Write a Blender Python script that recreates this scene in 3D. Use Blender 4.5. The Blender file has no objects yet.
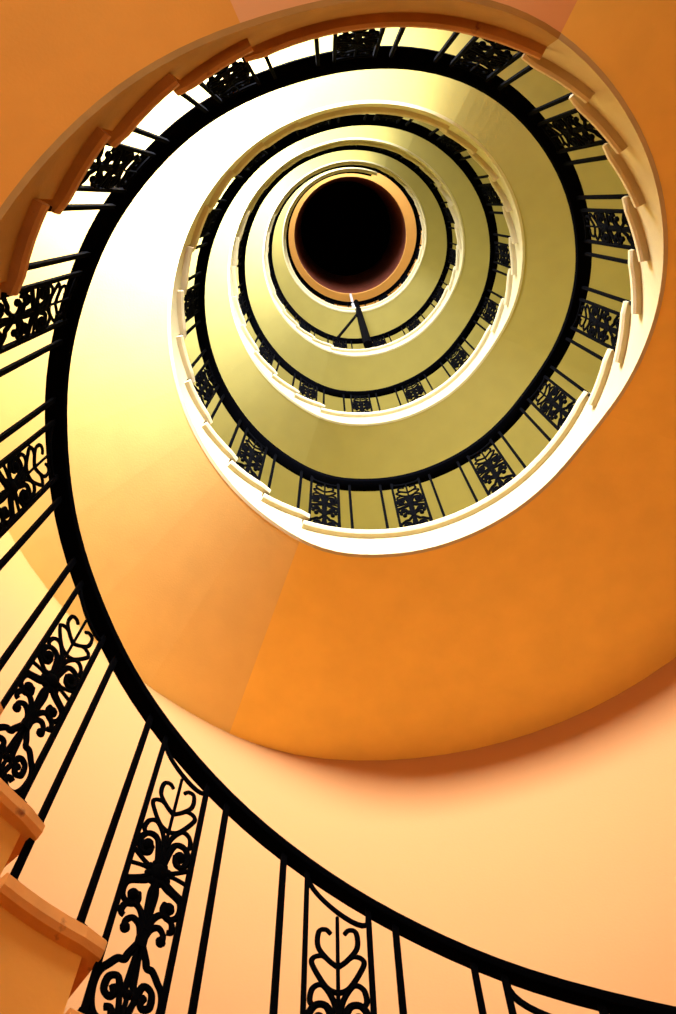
import bpy, bmesh, math, random
from mathutils import Vector, Matrix
random.seed(4)
S = 1.2          # metres per model unit (radius of the stair well)
CAMZ = 1.45
pi = math.pi
# plan of the handrail, one point every half pitch (two treads make one pitch), from -12 to 70
PT=[(-0.818,0.831),(-0.880,0.626),(-0.895,0.413),(-0.865,0.201),(-0.789,-0.000),(-0.672,-0.181),(-0.518,-0.333),(-0.335,-0.449),(-0.131,-0.525),(0.084,-0.555),(0.302,-0.539),(0.511,-0.477),(0.703,-0.373),(0.868,-0.230),(0.999,-0.056),(1.090,0.141),(1.137,0.353),(1.139,0.569),(1.094,0.780),(1.005,0.977),(0.877,1.149),(0.639,1.271),(0.394,1.353),(0.207,1.410),(0.014,1.421),(-0.177,1.388),(-0.356,1.311),(-0.515,1.197),(-0.644,1.047),(-0.742,0.874),(-0.799,0.681),(-0.819,0.479),(-0.793,0.278),(-0.730,0.084),(-0.625,-0.091),(-0.483,-0.246),(-0.312,-0.366),(-0.113,-0.453),(0.097,-0.497),(0.314,-0.499),(0.525,-0.455),(0.723,-0.369),(0.895,-0.244),(1.037,-0.084),(1.139,0.100),(1.200,0.305),(1.214,0.517),(1.182,0.733),(1.105,0.935),(0.981,1.120),(0.822,1.274),(0.630,1.391),(0.419,1.465),(0.197,1.489),(-0.024,1.466),(-0.229,1.396),(-0.414,1.283),(-0.564,1.133),(-0.679,0.953),(-0.750,0.751),(-0.777,0.539),(-0.757,0.323),(-0.692,0.116),(-0.585,-0.073),(-0.440,-0.236),(-0.262,-0.364),(-0.062,-0.452),(0.153,-0.495),(0.372,-0.492),(0.585,-0.442),(0.784,-0.346),(0.956,-0.212),(1.095,-0.044),(1.193,0.148),(1.248,0.357),(1.257,0.572),(1.220,0.784),(1.140,0.984),(1.018,1.162),(0.862,1.312),(0.678,1.426),(0.474,1.501),(0.259,1.530),(0.041,1.515),(-0.167,1.455),(-0.358,1.351),(-0.522,1.209),(-0.651,1.032),(-0.740,0.832),(-0.781,0.612),(-0.776,0.389),(-0.719,0.170),(-0.619,-0.033),(-0.472,-0.207),(-0.293,-0.348),(-0.087,-0.443),(0.133,-0.495),(0.358,-0.495),(0.579,-0.449),(0.787,-0.358),(0.972,-0.226),(1.124,-0.061),(1.238,0.132),(1.306,0.340),(1.330,0.558),(1.303,0.772),(1.230,0.975),(1.112,1.157),(0.958,1.309),(0.773,1.428),(0.567,1.506),(0.348,1.541),(0.128,1.531),(-0.085,1.478),(-0.279,1.382),(-0.448,1.246),(-0.584,1.078),(-0.677,0.881),(-0.727,0.671),(-0.726,0.450),(-0.679,0.235),(-0.581,0.034),(-0.443,-0.143),(-0.269,-0.285),(-0.069,-0.388),(0.144,-0.446),(0.363,-0.457),(0.577,-0.422),(0.781,-0.342),(0.960,-0.223),(1.109,-0.069),(1.221,0.109),(1.290,0.306),(1.316,0.511),(1.295,0.715),(1.232,0.910),(1.124,1.085),(0.984,1.236),(0.814,1.353),(0.625,1.434),(0.422,1.472),(0.216,1.467),(0.017,1.417),(-0.169,1.327),(-0.330,1.199),(-0.463,1.040),(-0.557,0.856),(-0.611,0.656),(-0.619,0.451),(-0.582,0.247),(-0.501,0.057),(-0.378,-0.111),(-0.221,-0.248),(-0.035,-0.348),(0.170,-0.406),(0.383,-0.418),(0.596,-0.384),(0.804,-0.323),(0.992,-0.225),(1.145,-0.074),(1.263,0.106),(1.339,0.307),(1.370,0.520),(1.356,0.735),(1.295,0.941)]
T0 = -12.0
KT = [-12,0,2.3,6.5,8.0,12.0,15.0,21.0,22.5,26.5,29.5,35.5,37.0,41.0,44.0,50.0,51.5,55.5,70]
KZ = [1.55-.32*12,1.55,2.29,3.62,3.62,4.66,4.66,6.2,6.2,7.27,7.27,9.15,9.15,10.35,10.35,12.4,12.4,13.7,13.7]
HR = 0.78        # handrail above tread
DEP = 0.235       # tread to soffit
RW = 2.10        # stairwell wall radius

def lin(x, X, Y):
    if x <= X[0]: return Y[0]
    for i in range(len(X)-1):
        if x <= X[i+1]:
            return Y[i]+(Y[i+1]-Y[i])*(x-X[i])/(X[i+1]-X[i])
    return Y[-1]
def zraw(t): return lin(t, KT, KZ)
def zr(t):      # smoothed handrail height
    return sum(zraw(t+d*.06) for d in range(-5, 6))/11
def C(z): return (.163+.0150*(z-1.55), .462+.0060*(z-1.55))
def P(t):
    u = max(0.001, min(len(PT)-1.001, (t-T0)*2)); i = int(u); f = u-i
    g = lambda j: PT[max(0, min(len(PT)-1, j))]
    a, b, c, d = g(i-1), g(i), g(i+1), g(i+2)
    r = []
    for k in (0, 1):
        r.append(.5*(2*b[k]+(c[k]-a[k])*f+(2*a[k]-5*b[k]+4*c[k]-d[k])*f*f+(3*b[k]-a[k]-3*c[k]+d[k])*f**3))
    return r
def out(t):
    x, y = P(t); c = C(zr(t)); dx, dy = x-c[0], y-c[1]; l = math.hypot(dx, dy)
    return dx/l, dy/l
def off(t, o):
    x, y = P(t); n = out(t); return x+n[0]*o, y+n[1]*o
def outer(t, R=RW):
    c = C(zr(t)); n = out(t); return c[0]+n[0]*R, c[1]+n[1]*R
def W(x, y, z): return Vector((x*S, y*S, z*S+CAMZ))

# ---------------- materials
def mat(name, col, rough=.8, noise=0, bump=0, scale=6, metal=0, spec=.3, emis=None, stain=None):
    m = bpy.data.materials.new(name); m.use_nodes = True
    nt = m.node_tree; b = nt.nodes['Principled BSDF']
    b.inputs['Roughness'].default_value = rough; b.inputs['Metallic'].default_value = metal
    b.inputs['Specular IOR Level'].default_value = spec
    b.inputs['Base Color'].default_value = (*col, 1)
    tc = nt.nodes.new('ShaderNodeTexCoord')
    if noise:
        n = nt.nodes.new('ShaderNodeTexNoise'); n.inputs['Scale'].default_value = scale; n.inputs['Detail'].default_value = 6
        nt.links.new(tc.outputs['Object'], n.inputs['Vector'])
        r = nt.nodes.new('ShaderNodeValToRGB')
        r.color_ramp.elements[0].position = .35; r.color_ramp.elements[1].position = .65
        r.color_ramp.elements[0].color = (*[c*(1-noise) for c in col], 1); r.color_ramp.elements[1].color = (*[min(1, c*(1+noise)) for c in col], 1)
        nt.links.new(n.outputs['Fac'], r.inputs['Fac'])
        src = r.outputs['Color']
        if stain:
            n2 = nt.nodes.new('ShaderNodeTexNoise'); n2.inputs['Scale'].default_value = 14; n2.inputs['Detail'].default_value = 8
            nt.links.new(tc.outputs['Object'], n2.inputs['Vector'])
            r2 = nt.nodes.new('ShaderNodeValToRGB'); r2.color_ramp.elements[0].position = .66; r2.color_ramp.elements[1].position = .74
            nt.links.new(n2.outputs['Fac'], r2.inputs['Fac'])
            mx = nt.nodes.new('ShaderNodeMixRGB'); nt.links.new(r2.outputs['Color'], mx.inputs['Fac'])
            nt.links.new(src, mx.inputs['Color1']); mx.inputs['Color2'].default_value = (*stain, 1)
            src = mx.outputs['Color']
        nt.links.new(src, b.inputs['Base Color'])
    if bump:
        n = nt.nodes.new('ShaderNodeTexNoise'); n.inputs['Scale'].default_value = 90; n.inputs['Detail'].default_value = 4
        nt.links.new(tc.outputs['Object'], n.inputs['Vector'])
        bp = nt.nodes.new('ShaderNodeBump'); bp.inputs['Strength'].default_value = bump; bp.inputs['Distance'].default_value = .004
        nt.links.new(n.outputs['Fac'], bp.inputs['Height']); nt.links.new(bp.outputs['Normal'], b.inputs['Normal'])
    if emis:
        b.inputs['Emission Color'].default_value = (*emis[0], 1); b.inputs['Emission Strength'].default_value = emis[1]
    return m
M = dict(
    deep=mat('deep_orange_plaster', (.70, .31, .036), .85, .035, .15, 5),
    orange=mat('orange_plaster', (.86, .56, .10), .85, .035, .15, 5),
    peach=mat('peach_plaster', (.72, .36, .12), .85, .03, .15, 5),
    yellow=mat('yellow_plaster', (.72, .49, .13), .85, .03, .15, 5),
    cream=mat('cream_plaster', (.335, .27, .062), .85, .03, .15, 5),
    edge0=mat('shaded_ochre_edge', (.36, .20, .04), .8, .08, .2, 9),  # stringer tone darkened for its backlit run, shade put into the colour
    edge1=mat('pale_painted_edge', (.50, .42, .20), .8, .04, .15, 7),
    stone0=mat('lit_orange_tread_edge', (.74, .33, .065), .7, .08, .3, 9, stain=(.25, .09, .03)),  # lit copy of the board colour for the lowest steps, plus stains
    stone2=mat('shaded_stained_tread_edge', (.42, .20, .045), .75, .1, .3, 9, stain=(.12, .045, .02)),  # shaded copy for the boards higher up, shade in the colour, plus stains
    stone1=mat('pale_tread_edge', (.52, .43, .22), .7, .05, .2, 9),
    iron=mat('black_wrought_iron', (.0012, .0012, .0014), .9, 0, 0, spec=.01),
    wood=mat('black_handrail_paint', (.0008, .0008, .001), .9, 0, 0, spec=.005),
    dark=mat('dark_brown_paint', (.22, .05, .02), .95, .2, 0, 8),
    black=mat('black_paint', (.004, .003, .003), 1, 0, 0, spec=0),
    white=mat('white_paint', (.85, .82, .75), .6),
    tile=mat('terracotta_floor', (.40, .17, .07), .7, .1, .1, 3),
    lamp=mat('fill_lamp_glow', (.9, .6, .3), .4, emis=((1, .50, .16), 6)),
    frame=mat('painted_window_frame', (.75, .7, .6), .6),
)
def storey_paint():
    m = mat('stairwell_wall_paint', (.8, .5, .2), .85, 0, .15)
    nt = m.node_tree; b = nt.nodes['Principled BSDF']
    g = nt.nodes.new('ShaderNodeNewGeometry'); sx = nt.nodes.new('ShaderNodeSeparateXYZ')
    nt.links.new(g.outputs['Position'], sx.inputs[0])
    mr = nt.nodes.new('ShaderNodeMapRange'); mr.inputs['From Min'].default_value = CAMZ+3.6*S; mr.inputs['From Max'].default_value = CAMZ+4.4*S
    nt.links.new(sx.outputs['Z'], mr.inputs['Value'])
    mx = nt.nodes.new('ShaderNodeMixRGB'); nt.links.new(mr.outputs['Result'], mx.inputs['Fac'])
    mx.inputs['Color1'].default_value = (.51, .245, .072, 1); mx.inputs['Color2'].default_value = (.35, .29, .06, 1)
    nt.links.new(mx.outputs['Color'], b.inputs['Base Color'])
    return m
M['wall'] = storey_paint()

# ---------------- helpers
SC = bpy.context.scene.collection
def link(name, me, parent=None):
    o = bpy.data.objects.new(name, me); SC.objects.link(o)
    if parent: o.parent = parent
    return o
def mesh(name, V, F, m, smooth=False):
    me = bpy.data.meshes.new(name); me.from_pydata([tuple(v) for v in V], [], F); me.update()
    bm = bmesh.new(); bm.from_mesh(me); bmesh.ops.recalc_face_normals(bm, faces=bm.faces[:]); bm.to_mesh(me); bm.free()
    me.materials.append(m)
    if smooth:
        for p in me.polygons: p.use_smooth = True
        try: me.set_sharp_from_angle(angle=math.radians(40))
        except Exception: pass
    return me
def thing(name, label, cat, loc, group=None):
    o = bpy.data.objects.new(name, None); SC.objects.link(o); o.location = loc
    o.empty_display_size = .1
    o['label'] = label; o['category'] = cat
    if group: o['group'] = group
    return o
def part(name, V, F, m, root, smooth=False):
    L = root.location
    o = link(name, mesh(name, [Vector(v)-L for v in V], F, m, smooth)); o.parent = root
    return o

class MB:
    def __init__(s): s.V = []; s.F = []
    def ring_loft(s, rings, closed=False):
        n = len(rings[0]); b = len(s.V)
        for r in rings: s.V += [Vector(v) for v in r]
        m = len(rings)
        for i in range(m if closed else m-1):
            for j in range(n):
                s.F.append((b+i*n+j, b+i*n+(j+1) % n, b+((i+1) % m)*n+(j+1) % n, b+((i+1) % m)*n+j))
        if not closed:
            s.F.append(tuple(b+j for j in range(n))[::-1]); s.F.append(tuple(b+(m-1)*n+j for j in range(n)))
    def tube(s, pts, r, n=6, sy=1.0):
        # tube in the local x-z plane (panel plane); radius may be a list
        pts = [Vector(p) for p in pts]; rings = []
        for i, p in enumerate(pts):
            a = pts[max(0, i-1)]; b = pts[min(len(pts)-1, i+1)]
            d = (b-a).normalized(); up = Vector((0, 1, 0))
            if abs(d.dot(up)) > .95: up = Vector((1, 0, 0))
            u = d.cross(up).normalized(); v = u.cross(d).normalized()
            rr = r[i] if isinstance(r, (list, tuple)) else r
            rings.append([p+u*rr*math.cos(2*pi*k/n)+v*rr*sy*math.sin(2*pi*k/n) for k in range(n)])
        s.ring_loft(rings)
    def ball(s, c, r, sy=.7, n=8):
        c = Vector(c); rings = []
        for i in range(1, 6):
            a = pi*i/6
            rings.append([c+Vector((r*math.sin(a)*math.cos(2*pi*k/n), r*sy*math.sin(a)*math.sin(2*pi*k/n), r*math.cos(a))) for k in range(n)])
        s.ring_loft(rings)
    def box(s, c, h):
        c = Vector(c); b = len(s.V)
        for x in (-1, 1):
            for y in (-1, 1):
                for z in (-1, 1): s.V.append(c+Vector((x*h[0], y*h[1], z*h[2])))
        for f in ((0,1,3,2),(4,6,7,5),(0,4,5,1),(2,3,7,6),(0,2,6,4),(1,5,7,3)): s.F.append(tuple(b+i for i in f))

def cat_rom(pts, n=5):
    r = []
    for i in range(len(pts)-1):
        a = pts[max(0, i-1)]; b = pts[i]; c = pts[i+1]; d = pts[min(len(pts)-1, i+2)]
        for k in range(n):
            f = k/n
            r.append(tuple(.5*(2*b[j]+(c[j]-a[j])*f+(2*a[j]-5*b[j]+4*c[j]-d[j])*f*f+(3*b[j]-a[j]-3*c[j]+d[j])*f**3) for j in range(len(b))))
    r.append(tuple(pts[-1])); return r

# ---------------- flights and landings
FASCIA = [None]
def treads(t0, t1):
    n = int(round((t1-t0)/.5)); return [(t0+.5*i, t0+.5*(i+1)) for i in range(n)]
FI = 0.012        # fascia face offset from handrail line
EDGE = -.032     # tread edge offset
TH = .042        # tread thickness
def solid(root, name, segs, m, step):
    """segs: (ta, tb, ztop) runs; soffit follows the handrail slope"""
    mb = MB(); rings = []
    for ta, tb, zt in segs:
        k = max(2, int(math.ceil((tb-ta)/.125)))
        for i in range(k+1):
            t = ta+(tb-ta)*i/k
            zb = zr(t)-HR-DEP
            a = off(t, FI); b = outer(t, RW+.02)
            rings.append([W(a[0], a[1], zb), W(a[0], a[1], zt-TH*.9), W(b[0], b[1], zt-TH*.9), W(b[0], b[1], zb)])
    mb.ring_loft(rings)
    # edge along the well; lowest steps take a lit orange put into the colour
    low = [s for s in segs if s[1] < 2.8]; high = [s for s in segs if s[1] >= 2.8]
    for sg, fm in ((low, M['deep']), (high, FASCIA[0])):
     if not sg: continue
     fb = MB(); rings = []
     for ta, tb, zt in sg:
        k = max(2, int(math.ceil((tb-ta)/.125)))
        for i in range(k+1):
            t = ta+(tb-ta)*i/k; zb = zr(t)-HR-DEP-.004
            a = off(t, FI-.012); b = off(t, FI+.004)
            rings.append([W(a[0], a[1], zb), W(a[0], a[1], zt-TH*.92), W(b[0], b[1], zt-TH*.92), W(b[0], b[1], zb)])
     fb.ring_loft(rings)
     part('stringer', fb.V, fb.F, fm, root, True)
    return part(name, mb.V, mb.F, m, root, True)
def tread(root, ta, tb, zt, m, nose=.075, name='tread'):
    mb = MB(); rings = []
    k = max(3, int(math.ceil((tb-ta+nose)/.12)))
    bv = .009
    for i in range(k+1):
        t = ta-nose+(tb-ta+nose)*i/k
        e = bv if i == 0 else 0
        a = off(t, EDGE+e); a2 = off(t, EDGE+bv+e); b = outer(t, RW+.01)
        rings.append([W(a[0], a[1], zt-bv-e*.3), W(a2[0], a2[1], zt), W(b[0], b[1], zt), W(b[0], b[1], zt-TH), W(a2[0], a2[1], zt-TH), W(a[0], a[1], zt-TH+bv+e*.3)])
    mb.ring_loft(rings)
    return part(name, mb.V, mb.F, m, root)

def flight(t0, t1, m, me, label, steps_m=None):
    c = P((t0+t1)/2); z0 = zr(t0)-HR-DEP
    root = thing('stair_flight', label, 'stairs', W(c[0], c[1], z0), 'flights of the winding staircase')
    segs = [(a, b, zraw((a+b)/2)-HR) for a, b in treads(t0, t1)]
    solid(root, 'stair_body', segs, m, True)
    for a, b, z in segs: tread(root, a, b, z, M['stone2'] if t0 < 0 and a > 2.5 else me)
    return root
def landing(t0, t1, m, me, label):
    z = zraw((t0+t1)/2)-HR; c = P((t0+t1)/2)
    root = thing('stair_landing', label, 'landing', W(c[0], c[1], z-DEP), 'landings of the winding staircase')
    solid(root, 'landing_slab', [(t0, t1, z)], m, False)
    tread(root, t0, t1, z, me, name='edge_board')
    return root

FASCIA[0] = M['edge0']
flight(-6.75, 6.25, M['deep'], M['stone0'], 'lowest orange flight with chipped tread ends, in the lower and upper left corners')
landing(6.25, 8.25, M['peach'], M['stone2'], 'lowest peach half landing at the top edge of the photo, with shaded, stained brown rim')
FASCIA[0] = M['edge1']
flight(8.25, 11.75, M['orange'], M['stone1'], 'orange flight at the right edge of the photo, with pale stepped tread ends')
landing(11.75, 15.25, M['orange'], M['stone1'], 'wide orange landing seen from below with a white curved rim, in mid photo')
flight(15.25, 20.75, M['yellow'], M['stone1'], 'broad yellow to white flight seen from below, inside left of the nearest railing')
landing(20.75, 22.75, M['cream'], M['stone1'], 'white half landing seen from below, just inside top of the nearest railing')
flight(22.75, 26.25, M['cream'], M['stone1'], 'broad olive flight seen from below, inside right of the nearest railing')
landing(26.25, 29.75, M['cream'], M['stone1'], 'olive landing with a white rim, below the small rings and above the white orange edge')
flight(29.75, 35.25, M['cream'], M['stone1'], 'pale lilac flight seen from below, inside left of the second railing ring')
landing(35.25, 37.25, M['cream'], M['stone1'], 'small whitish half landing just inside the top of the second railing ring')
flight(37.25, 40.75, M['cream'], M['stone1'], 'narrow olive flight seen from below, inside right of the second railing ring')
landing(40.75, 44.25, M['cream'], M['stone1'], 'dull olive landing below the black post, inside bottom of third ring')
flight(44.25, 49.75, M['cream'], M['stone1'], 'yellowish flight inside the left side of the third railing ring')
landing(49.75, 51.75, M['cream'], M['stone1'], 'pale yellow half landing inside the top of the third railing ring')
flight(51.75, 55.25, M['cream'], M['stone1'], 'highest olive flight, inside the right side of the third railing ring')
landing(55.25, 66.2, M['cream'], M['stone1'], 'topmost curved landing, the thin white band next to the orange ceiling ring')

# ---------------- railing
def railw(t): return lin(t, [-3, 0, 3, 7, 12, 20, 30, 45], [.040, .044, .066, .078, .074, .068, .064, .064])
def handrail(root, t0, t1):
    mb = MB(); rings = []; n = int((t1-t0)/.125)
    prof = [(-.5, -.1), (-.42, -.36), (-.2, -.45), (.2, -.45), (.42, -.36), (.5, -.1), (.46, .2), (.25, .42), (-.25, .42), (-.46, .2)]
    for i in range(n+1):
        t = t0+(t1-t0)*i/n; w = railw(t); z = zr(t)
        rings.append([W(*off(t, a*w), z+b*w*.85) for a, b in prof])
    mb.ring_loft(rings)
    return part('handrail', mb.V, mb.F, M['wood'], root, True)
def tread_z(t):
    u = math.floor((t-.25)/.5)*.5+.25
    for a, b in ((6.25, 8.25), (11.75, 15.25), (20.75, 22.75), (26.25, 29.75), (35.25, 37.25), (40.75, 44.25), (49.75, 51.75), (55.25, 90)):
        if a <= t < b: return zraw((a+min(b, 66))/2)-HR
    return zraw(u+.25)-HR
BAR = .0065
def baluster(root, t):
    x, y = P(t); z0 = tread_z(t); z1 = zr(t)-.015
    n = out(t); tx = (-n[1], n[0]); mb = MB()
    w = BAR
    mb.ring_loft([[W(x+n[0]*a*w+tx[0]*b*w, y+n[1]*a*w+tx[1]*b*w, z) for a, b in ((-1, -1), (1, -1), (1, 1), (-1, 1))] for z in (z0, z1)])
    r2 = 1.9*w
    mb.ring_loft([[W(x+n[0]*a*q+tx[0]*b*q, y+n[1]*a*q+tx[1]*b*q, z) for a, b in ((-1, -1), (1, -1), (1, 1), (-1, 1))] for z, q in ((z0, r2), (z0+.012, r2), (z0+.02, w))])
    return part('baluster', mb.V, mb.F, M['iron'], root)

def spiral(cx, cz, r0, r1, a0, a1, n=12):
    return [(cx+(r0+(r1-r0)*i/n)*math.cos(a0+(a1-a0)*i/n), 0, cz+(r0+(r1-r0)*i/n)*math.sin(a0+(a1-a0)*i/n)) for i in range(n+1)]
HP = HR*S            # panel height in metres
HW = .0885           # half width
cache = {}
def panel_meshes(slope):
    key = round(slope, 3)
    if key in cache: return cache[key]
    # posts
    def post(sgn):
        mb = MB(); h = HP+slope*sgn*HW
        mb.box((0, 0, h/2), (.0075, .0075, h/2)); mb.box((0, 0, .012), (.014, .014, .012))
        return mesh('post', mb.V, mb.F, M['iron'])
    # arch hanging below the rail
    mb = MB(); pts = []
    for i in range(15):
        a = pi*i/14; x = -math.cos(a)*HW; pts.append((x, 0, HP-.018+slope*x-.072*math.sin(a)**.6))
    mb.tube(pts, .008, 6, .8)
    arch = mesh('arch', mb.V, mb.F, M['iron'], True)
    mb = MB()
    h = HP-.105
    MV = [0, .20, .315, .375, .388, .46, .502, .60, .684, .735, .755, .785, .80, .848, .897, .93]
    MW = [0, .10, .19, .26, .28, .345, .385, .485, .57, .612, .645, .668, .722, .757, .835, .885]
    X = lambda u, v: (u*HW, 0, lin(v, MV, MW)*HP)
    def cv(pts, r, both=True, n=5):
        for s in ((1, -1) if both else (1,)):
            q = cat_rom([X(s*u, v) for u, v in pts], n)
            rr = [r[0]+(r[1]-r[0])*i/(len(q)-1) for i in range(len(q))] if isinstance(r, tuple) else r
            rr = [v*1.25 for v in rr] if isinstance(rr, list) else rr*1.25
            mb.tube(q, rr, 6, .7)
    th = .0066
    mb.tube([X(0, .93), X(0, .70)], .0055, 6); mb.tube([X(0, .70), X(0, .40)], .008, 6)
    # two pairs of open hooks, heart shaped
    cv([(0, .80), (.30, .832), (.60, .866), (.58, .897), (.36, .902), (.22, .893)], (th, .0058))
    cv([(0, .755), (.35, .778), (.76, .806), (.74, .838), (.50, .848), (.34, .836)], (th, .0058))
    # third pair curling down
    cv([(.03, .70), (.16, .745), (.46, .785), (.74, .772), (.82, .742), (.70, .728)], (th, .0062))
    # big scrolls ending in solid bosses
    cv([(.06, .60), (.14, .66), (.30, .725), (.62, .735), (.84, .70), (.74, .655), (.48, .655), (.42, .685)], (.0085, .0075))
    for s in (1, -1): mb.ball(X(s*.56, .684), .0185)
    # crossing at the rosette
    cv([(-1, .655), (-.5, .622), (0, .60), (.5, .568), (1, .545)], .0062, True)
    cv([(.98, .60), (.5, .606), (0, .60)], .0055)
    mb.ball(X(0, .60), .030, .5, 8)
    for a in range(8):
        mb.ball(X(.32*math.cos(a*pi/4+.4), .60+.032*math.sin(a*pi/4+.4)), .0135, .6, 6)
    # lower scrolls ending in bosses
    cv([(.05, .585), (.35, .56), (.86, .535), (.90, .49), (.62, .468), (.40, .488), (.44, .515)], (.0078, .007))
    for s in (1, -1): mb.ball(X(s*.58, .502), .0175)
    cv([(.0, .57), (.10, .53), (.06, .46), (0, .40)], .0065)
    # drooping pair of double leaves
    cv([(.02, .39), (.16, .445), (.42, .475), (.74, .462), (.80, .432), (.68, .425)], (.0085, .0068))
    cv([(.03, .375), (.16, .41), (.40, .428), (.58, .412), (.60, .392)], (.0085, .0068))
    for s in (1, -1): mb.ball(X(s*.56, .388), .0145)
    # knot and parting legs
    mb.box(X(0, .375), (.014, .009, .02))
    cv([(.04, .37), (.26, .335), (.34, .318), (.52, .315), (.72, .285), (.90, .255), (.97, .21), (.90, .12), (.72, .065), (.45, .055), (.30, .085), (.36, .125), (.52, .118)], (.0085, .0075))
    cv([(.0, .37), (.06, .30), (.10, .24), (.22, .20)], .0075)
    cv([(.22, .20), (.36, .255), (.62, .245), (.66, .20), (.48, .175), (.38, .20), (.46, .222)], (.0075, .008))
    cv([(0, .03), (.12, .08), (.16, .15), (.22, .20)], .0065)
    mb.tube([X(0, .03), X(0, .19)], .0065, 6)
    mb.ball(X(0, .21), .013)
    mb.tube([X(-1, .03), X(1, .03)], .0065, 6)
    scr = mesh('scrollwork', mb.V, mb.F, M['iron'], True)
    cache[key] = (post(-1), post(1), arch, scr)
    return cache[key]
def panel(root, k):
    a = P(k-.17); b = P(k+.17); dx, dy = b[0]-a[0], b[1]-a[1]; l = math.hypot(dx, dy)
    slope = (zr(k+.17)-zr(k-.17))/l
    slope = round(slope/.05)*.05
    pa, pb, ar, sc = panel_meshes(slope)
    x, y = (a[0]+b[0])/2, (a[1]+b[1])/2; z = tread_z(k)
    ztop = zr(k)-HR
    o = bpy.data.objects.new('ornamental_panel', None); SC.objects.link(o); o.empty_display_size = .05
    o.parent = root
    o.location = W(x, y, z)-root.location
    o.rotation_euler = (0, 0, math.atan2(dy, dx))
    sx = l*S/(2*HW)
    sz = (zr(k)-z)/HR
    o.scale = (sx, sx*.5+.5, sz)
    for nm, me, px in (('post', pa, -HW), ('post', pb, HW), ('arch', ar, 0), ('scrollwork', sc, 0)):
        c = link(nm, me, o); c.location = (px, 0, 0)
def railing(t0, t1, label):
    c = P((t0+t1)/2)
    root = thing('stair_railing', label, 'railing', W(c[0], c[1], zr(t0)-HR), 'storeys of the black iron railing')
    handrail(root, t0, t1)
    k = math.ceil(t0+.2)
    while k <= t1-.2:
        if k+.17 < t1: panel(root, k)
        k += 1
    k = math.floor(t0)-1
    while k < t1:
        for f in (.31, .69):
            if t0 <= k+f < t1-.02: baluster(root, k+f)
        k += 1
railing(-6.6, 13.5, 'nearest and largest black iron railing, from bottom right corner round left and top')
railing(13.5, 28.5, 'second storey of black railing, standing on the orange landing and the ring above')
railing(28.5, 42.5, 'third storey of the black railing, a thinner ring above the second loop')
railing(42.5, 57.95, 'fourth storey of black railing, the small ring ending at the black post')
railing(57.95, 66.1, 'short thin black railing of the top landing, beside the orange ceiling ring')

# black post with a brace, standing on the third landing's edge
def bar(root, name, a, b, r0, r1, m, n=8):
    a = Vector(a); b = Vector(b); d = (b-a).normalized(); u = d.orthogonal().normalized(); v = d.cross(u)
    mb = MB(); mb.ring_loft([[p+u*r*math.cos(2*pi*i/n)+v*r*math.sin(2*pi*i/n) for i in range(n)] for p, r in ((a, r0), (b, r1))])
    return part(name, mb.V, mb.F, m, root)
pp = P(57.98); n_ = out(57.98)
px_, py_ = pp
post = thing('newel_post', 'tall thick black post with a slanting brace, just below the orange ceiling ring', 'post', W(px_, py_, 9.6))
bar(post, 'shaft', W(px_, py_, 9.6), W(px_, py_, 13.1), .062, .052, M['iron'])
bar(post, 'upper_shaft', W(px_, py_, 13.05), W(px_, py_, 13.95), .05, .045, M['iron'])
q = P(44.1)
bar(post, 'brace', W(q[0], q[1], 10.3), W(px_, py_, 12.6), .022, .022, M['iron'])
cp = P(58.12)
col = thing('corner_pole', 'thin white upright between the black post and the orange ceiling ring', 'pole', W(cp[0], cp[1], 12.92))
bar(col, 'shaft', W(cp[0], cp[1], 12.92), W(cp[0], cp[1], 15.1), .026, .026, M['white'])
bar(col, 'foot', W(cp[0], cp[1], 12.92), W(cp[0], cp[1], 12.98), .05, .045, M['white'])

# ---------------- the room
ZT = 15.1
WIN = [(-100, 16, .9, 2.1), (-118, 21, 4.0, 4.95), (-118, 20, 6.3, 7.8), (-118, 20, 9.3, 10.9), (-124, 18, 11.7, 12.45), (-100, 18, 13.7, 14.9)]
def wallpt(az, z, R=RW):
    c = C(z); a = math.radians(az); return W(c[0]+R*math.cos(a), c[1]+R*math.sin(a), z)
azs = sorted(set([float(a) for a in range(-180, 180, 4)] + [w[0]-w[1] for w in WIN] + [w[0]+w[1] for w in WIN]))
zs = sorted(set([-CAMZ/S]+[i*.75 for i in range(0, 21)]+[ZT+.1]+[w[2] for w in WIN]+[w[3] for w in WIN]))
V = []; F = []; idx = {}
TW = .16
for l, R in enumerate((RW, RW+TW)):
    for i, a in enumerate(azs):
        for j, z in enumerate(zs):
            idx[l, i, j] = len(V); V.append(wallpt(a, z, R))
na, nz = len(azs), len(zs)
def hole(i, j):
    am = (azs[i]+(azs[(i+1) % na] if i+1 < na else azs[0]+360))/2; zm = (zs[j]+zs[j+1])/2
    return any(abs(am-w[0]) < w[1] and w[2] < zm < w[3] for w in WIN)
for i in range(na):
    i2 = (i+1) % na
    for j in range(nz-1):
        if hole(i, j):
            if not hole((i-1) % na, j): F.append((idx[0, i, j], idx[1, i, j], idx[1, i, j+1], idx[0, i, j+1]))
            if not hole(i2, j): F.append((idx[0, i2, j], idx[0, i2, j+1], idx[1, i2, j+1], idx[1, i2, j]))
            if not hole(i, j-1): F.append((idx[0, i, j], idx[0, i2, j], idx[1, i2, j], idx[1, i, j]))
            if not hole(i, j+1): F.append((idx[0, i, j+1], idx[1, i, j+1], idx[1, i2, j+1], idx[0, i2, j+1]))
            continue
        F.append((idx[0, i, j], idx[0, i, j+1], idx[0, i2, j+1], idx[0, i2, j]))
        F.append((idx[1, i, j], idx[1, i2, j], idx[1, i2, j+1], idx[1, i, j+1]))
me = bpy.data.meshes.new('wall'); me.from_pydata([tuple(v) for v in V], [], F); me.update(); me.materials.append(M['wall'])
for p in me.polygons: p.use_smooth = True
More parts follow.
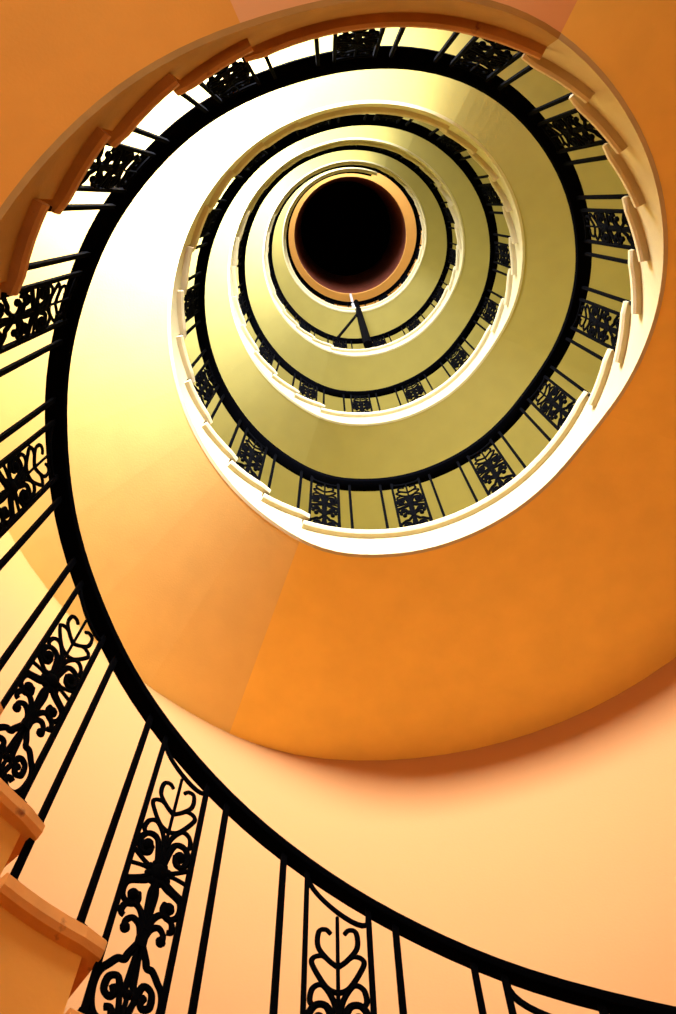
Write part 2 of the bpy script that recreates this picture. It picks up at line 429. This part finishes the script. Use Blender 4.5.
me.set_sharp_from_angle(angle=math.radians(35))
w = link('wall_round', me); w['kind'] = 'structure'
def struct(name, V, F, m, smooth=False):
    o = link(name, mesh(name, V, F, m, smooth)); o['kind'] = 'structure'; return o
# floor disc
mb = MB(); c0 = C(0)
N = 64
mb.ring_loft([[Vector((c0[0]*S+(RW+.2)*S*math.cos(2*pi*i/N), c0[1]*S+(RW+.2)*S*math.sin(2*pi*i/N), z)) for i in range(N)] for z in (-.15, 0)])
struct('floor', mb.V, mb.F, M['tile'])
# ceiling ring with a round opening, dark lantern shaft above it
cz = C(ZT); RH = .925
def ringpts(r, z, cc=cz): return [W(cc[0]+r*math.cos(2*pi*i/N), cc[1]+r*math.sin(2*pi*i/N), z) for i in range(N)]
mb = MB(); mb.ring_loft([ringpts(RH, ZT), ringpts(RW+.18, ZT), ringpts(RW+.18, ZT+.15), ringpts(RH, ZT+.15)], closed=True)
M['ceil'] = mat('orange_ceiling_paint', (.88, .43, .09), .85, .02, .1)
struct('ceiling', mb.V, mb.F, M['ceil'], False)
mb = MB(); mb.ring_loft([ringpts(RH+.004, ZT+.02), ringpts(RH+.1, ZT+.151), ringpts(RH+.1, ZT+4.0), ringpts(RH+.004, ZT+4.0)], closed=True)
struct('trim_1', mb.V, mb.F, M['dark'], True)
mb = MB(); mb.ring_loft([ringpts(RH+.1, ZT+4.0), ringpts(RH+.1, ZT+4.15)])
struct('ceiling_lantern', mb.V, mb.F, M['black'])

# windows: frame with mullions, panes
def winobj(i, w):
    az, h, z0, z1 = w; R = RW+.09
    o = None; mb = MB()
    def seg(a0, zz0, a1, zz1, r=.022):
        n = 8
        pts = [wallpt(a0+(a1-a0)*k/n, zz0+(zz1-zz0)*k/n, R) for k in range(n+1)]
        mb2 = MB(); mb.tube(pts, r, 4)
    for a in (-h+.8, -h/3, h/3, h-.8): seg(az+a, z0+.02, az+a, z1-.02)
    for z in (z0+.03, (z0+z1)/2, z1-.03): seg(az-h+.4, z, az+h-.4, z)
    o = struct('window_%d' % i, mb.V, mb.F, M['frame'])
    g = MB(); n = 8
    for rr in (R, R+.006):
        pass
    g.ring_loft([[wallpt(az-h+2*h*k/n, z0, R), wallpt(az-h+2*h*k/n, z1, R), wallpt(az-h+2*h*k/n, z1, R+.005), wallpt(az-h+2*h*k/n, z0, R+.005)] for k in range(n+1)])
    gm = bpy.data.materials.get('window_glass')
    if not gm:
        gm = bpy.data.materials.new('window_glass'); gm.use_nodes = True; nt = gm.node_tree
        for nn in list(nt.nodes): nt.nodes.remove(nn)
        om = nt.nodes.new('ShaderNodeOutputMaterial'); mx = nt.nodes.new('ShaderNodeMixShader'); tr = nt.nodes.new('ShaderNodeBsdfTransparent'); gl = nt.nodes.new('ShaderNodeBsdfGlossy')
        gl.inputs['Roughness'].default_value = .05; mx.inputs[0].default_value = .08
        nt.links.new(tr.outputs[0], mx.inputs[1]); nt.links.new(gl.outputs[0], mx.inputs[2]); nt.links.new(mx.outputs[0], om.inputs[0])
    p = link('pane', mesh('pane', g.V, g.F, gm)); p.parent = o
POW = [22, 720, 640, 520, 500, 220]
AIM = [(90, 0, 180), (125, .3, 145), (140, .5, 130), (140, .6, 130), (150, 1.2, 160), (80, 0, 180)]
for i, w in enumerate(WIN):
    winobj(i+1, w)
    az, h, z0, z1 = w
    L = bpy.data.lights.new('daylight', 'AREA'); L.shape = 'RECTANGLE'
    L.size = 2*h*pi/180*RW*S; L.size_y = (z1-z0)*S; L.energy = POW[i]; L.color = (.74, .79, 1.0)
    o = bpy.data.objects.new('window_daylight', L); SC.objects.link(o)
    p0 = wallpt(az, (z0+z1)/2, RW-.02); c = C((z0+z1)/2); aa = math.radians(AIM[i][0]); tgt = W(c[0]+math.cos(aa), c[1]+math.sin(aa), (z0+z1)/2+AIM[i][1]); L.spread = math.radians(AIM[i][2])
    o.location = p0; d = (tgt-p0).normalized(); o.rotation_euler = d.to_track_quat('-Z', 'Y').to_euler()

# added lamps out of view, put in to warm the lower soffits
def fill_lamp(az, z, energy, label):
    p = wallpt(az, z, RW-.001); root = thing('fill_lamp', label, 'lamp', p, 'added entrance fill lamps')
    q = wallpt(az, z, RW-.09)
    bar(root, 'bracket', p, q, .035, .02, M['iron'])
    mb = MB(); c = wallpt(az, z, RW-.13); mb.ball(c, .07, 1.0, 12)
    part('fill_globe', mb.V, mb.F, M['lamp'], root, True)
    L = bpy.data.lights.new('lamp', 'POINT'); L.energy = energy; L.color = (1, .72, .40); L.shadow_soft_size = .09
    o = bpy.data.objects.new('fill_lamp_light', L); SC.objects.link(o); o.location = wallpt(az, z, RW-.25)
fill_lamp(-65, .7, 33, 'added round fill lamp, unseen, on the entrance wall, right of the entrance window')
fill_lamp(-135, .5, 33, 'added round fill lamp, unseen, on the entrance wall, left of the entrance window')

wd = bpy.data.worlds.new('World'); bpy.context.scene.world = wd; wd.use_nodes = True
wd.node_tree.nodes['Background'].inputs[0].default_value = (.75, .85, 1, 1); wd.node_tree.nodes['Background'].inputs[1].default_value = 1.0

# ---------------- camera
RM = [[0.99994, 0.0, -0.01073], [-0.00352, 0.94469, -0.32794], [0.01014, 0.32796, 0.94464]]
cam = bpy.data.cameras.new('Camera'); co = bpy.data.objects.new('Camera', cam); SC.objects.link(co)
r, d, f = Vector(RM[0]), Vector(RM[1]), Vector(RM[2])
m3 = Matrix((r, -d, -f)).transposed()
co.matrix_world = Matrix.Translation((0, 0, CAMZ)) @ m3.to_4x4()
cam.sensor_fit = 'VERTICAL'; cam.sensor_height = 24; cam.lens = 880/1014*24
cam.clip_start = .05
sc = bpy.context.scene; sc.camera = co
sc.view_settings.view_transform = 'Standard'; sc.view_settings.look = 'None'; sc.view_settings.gamma = 1
sc.view_settings.use_curve_mapping = False; sc.view_settings.exposure = 0.0
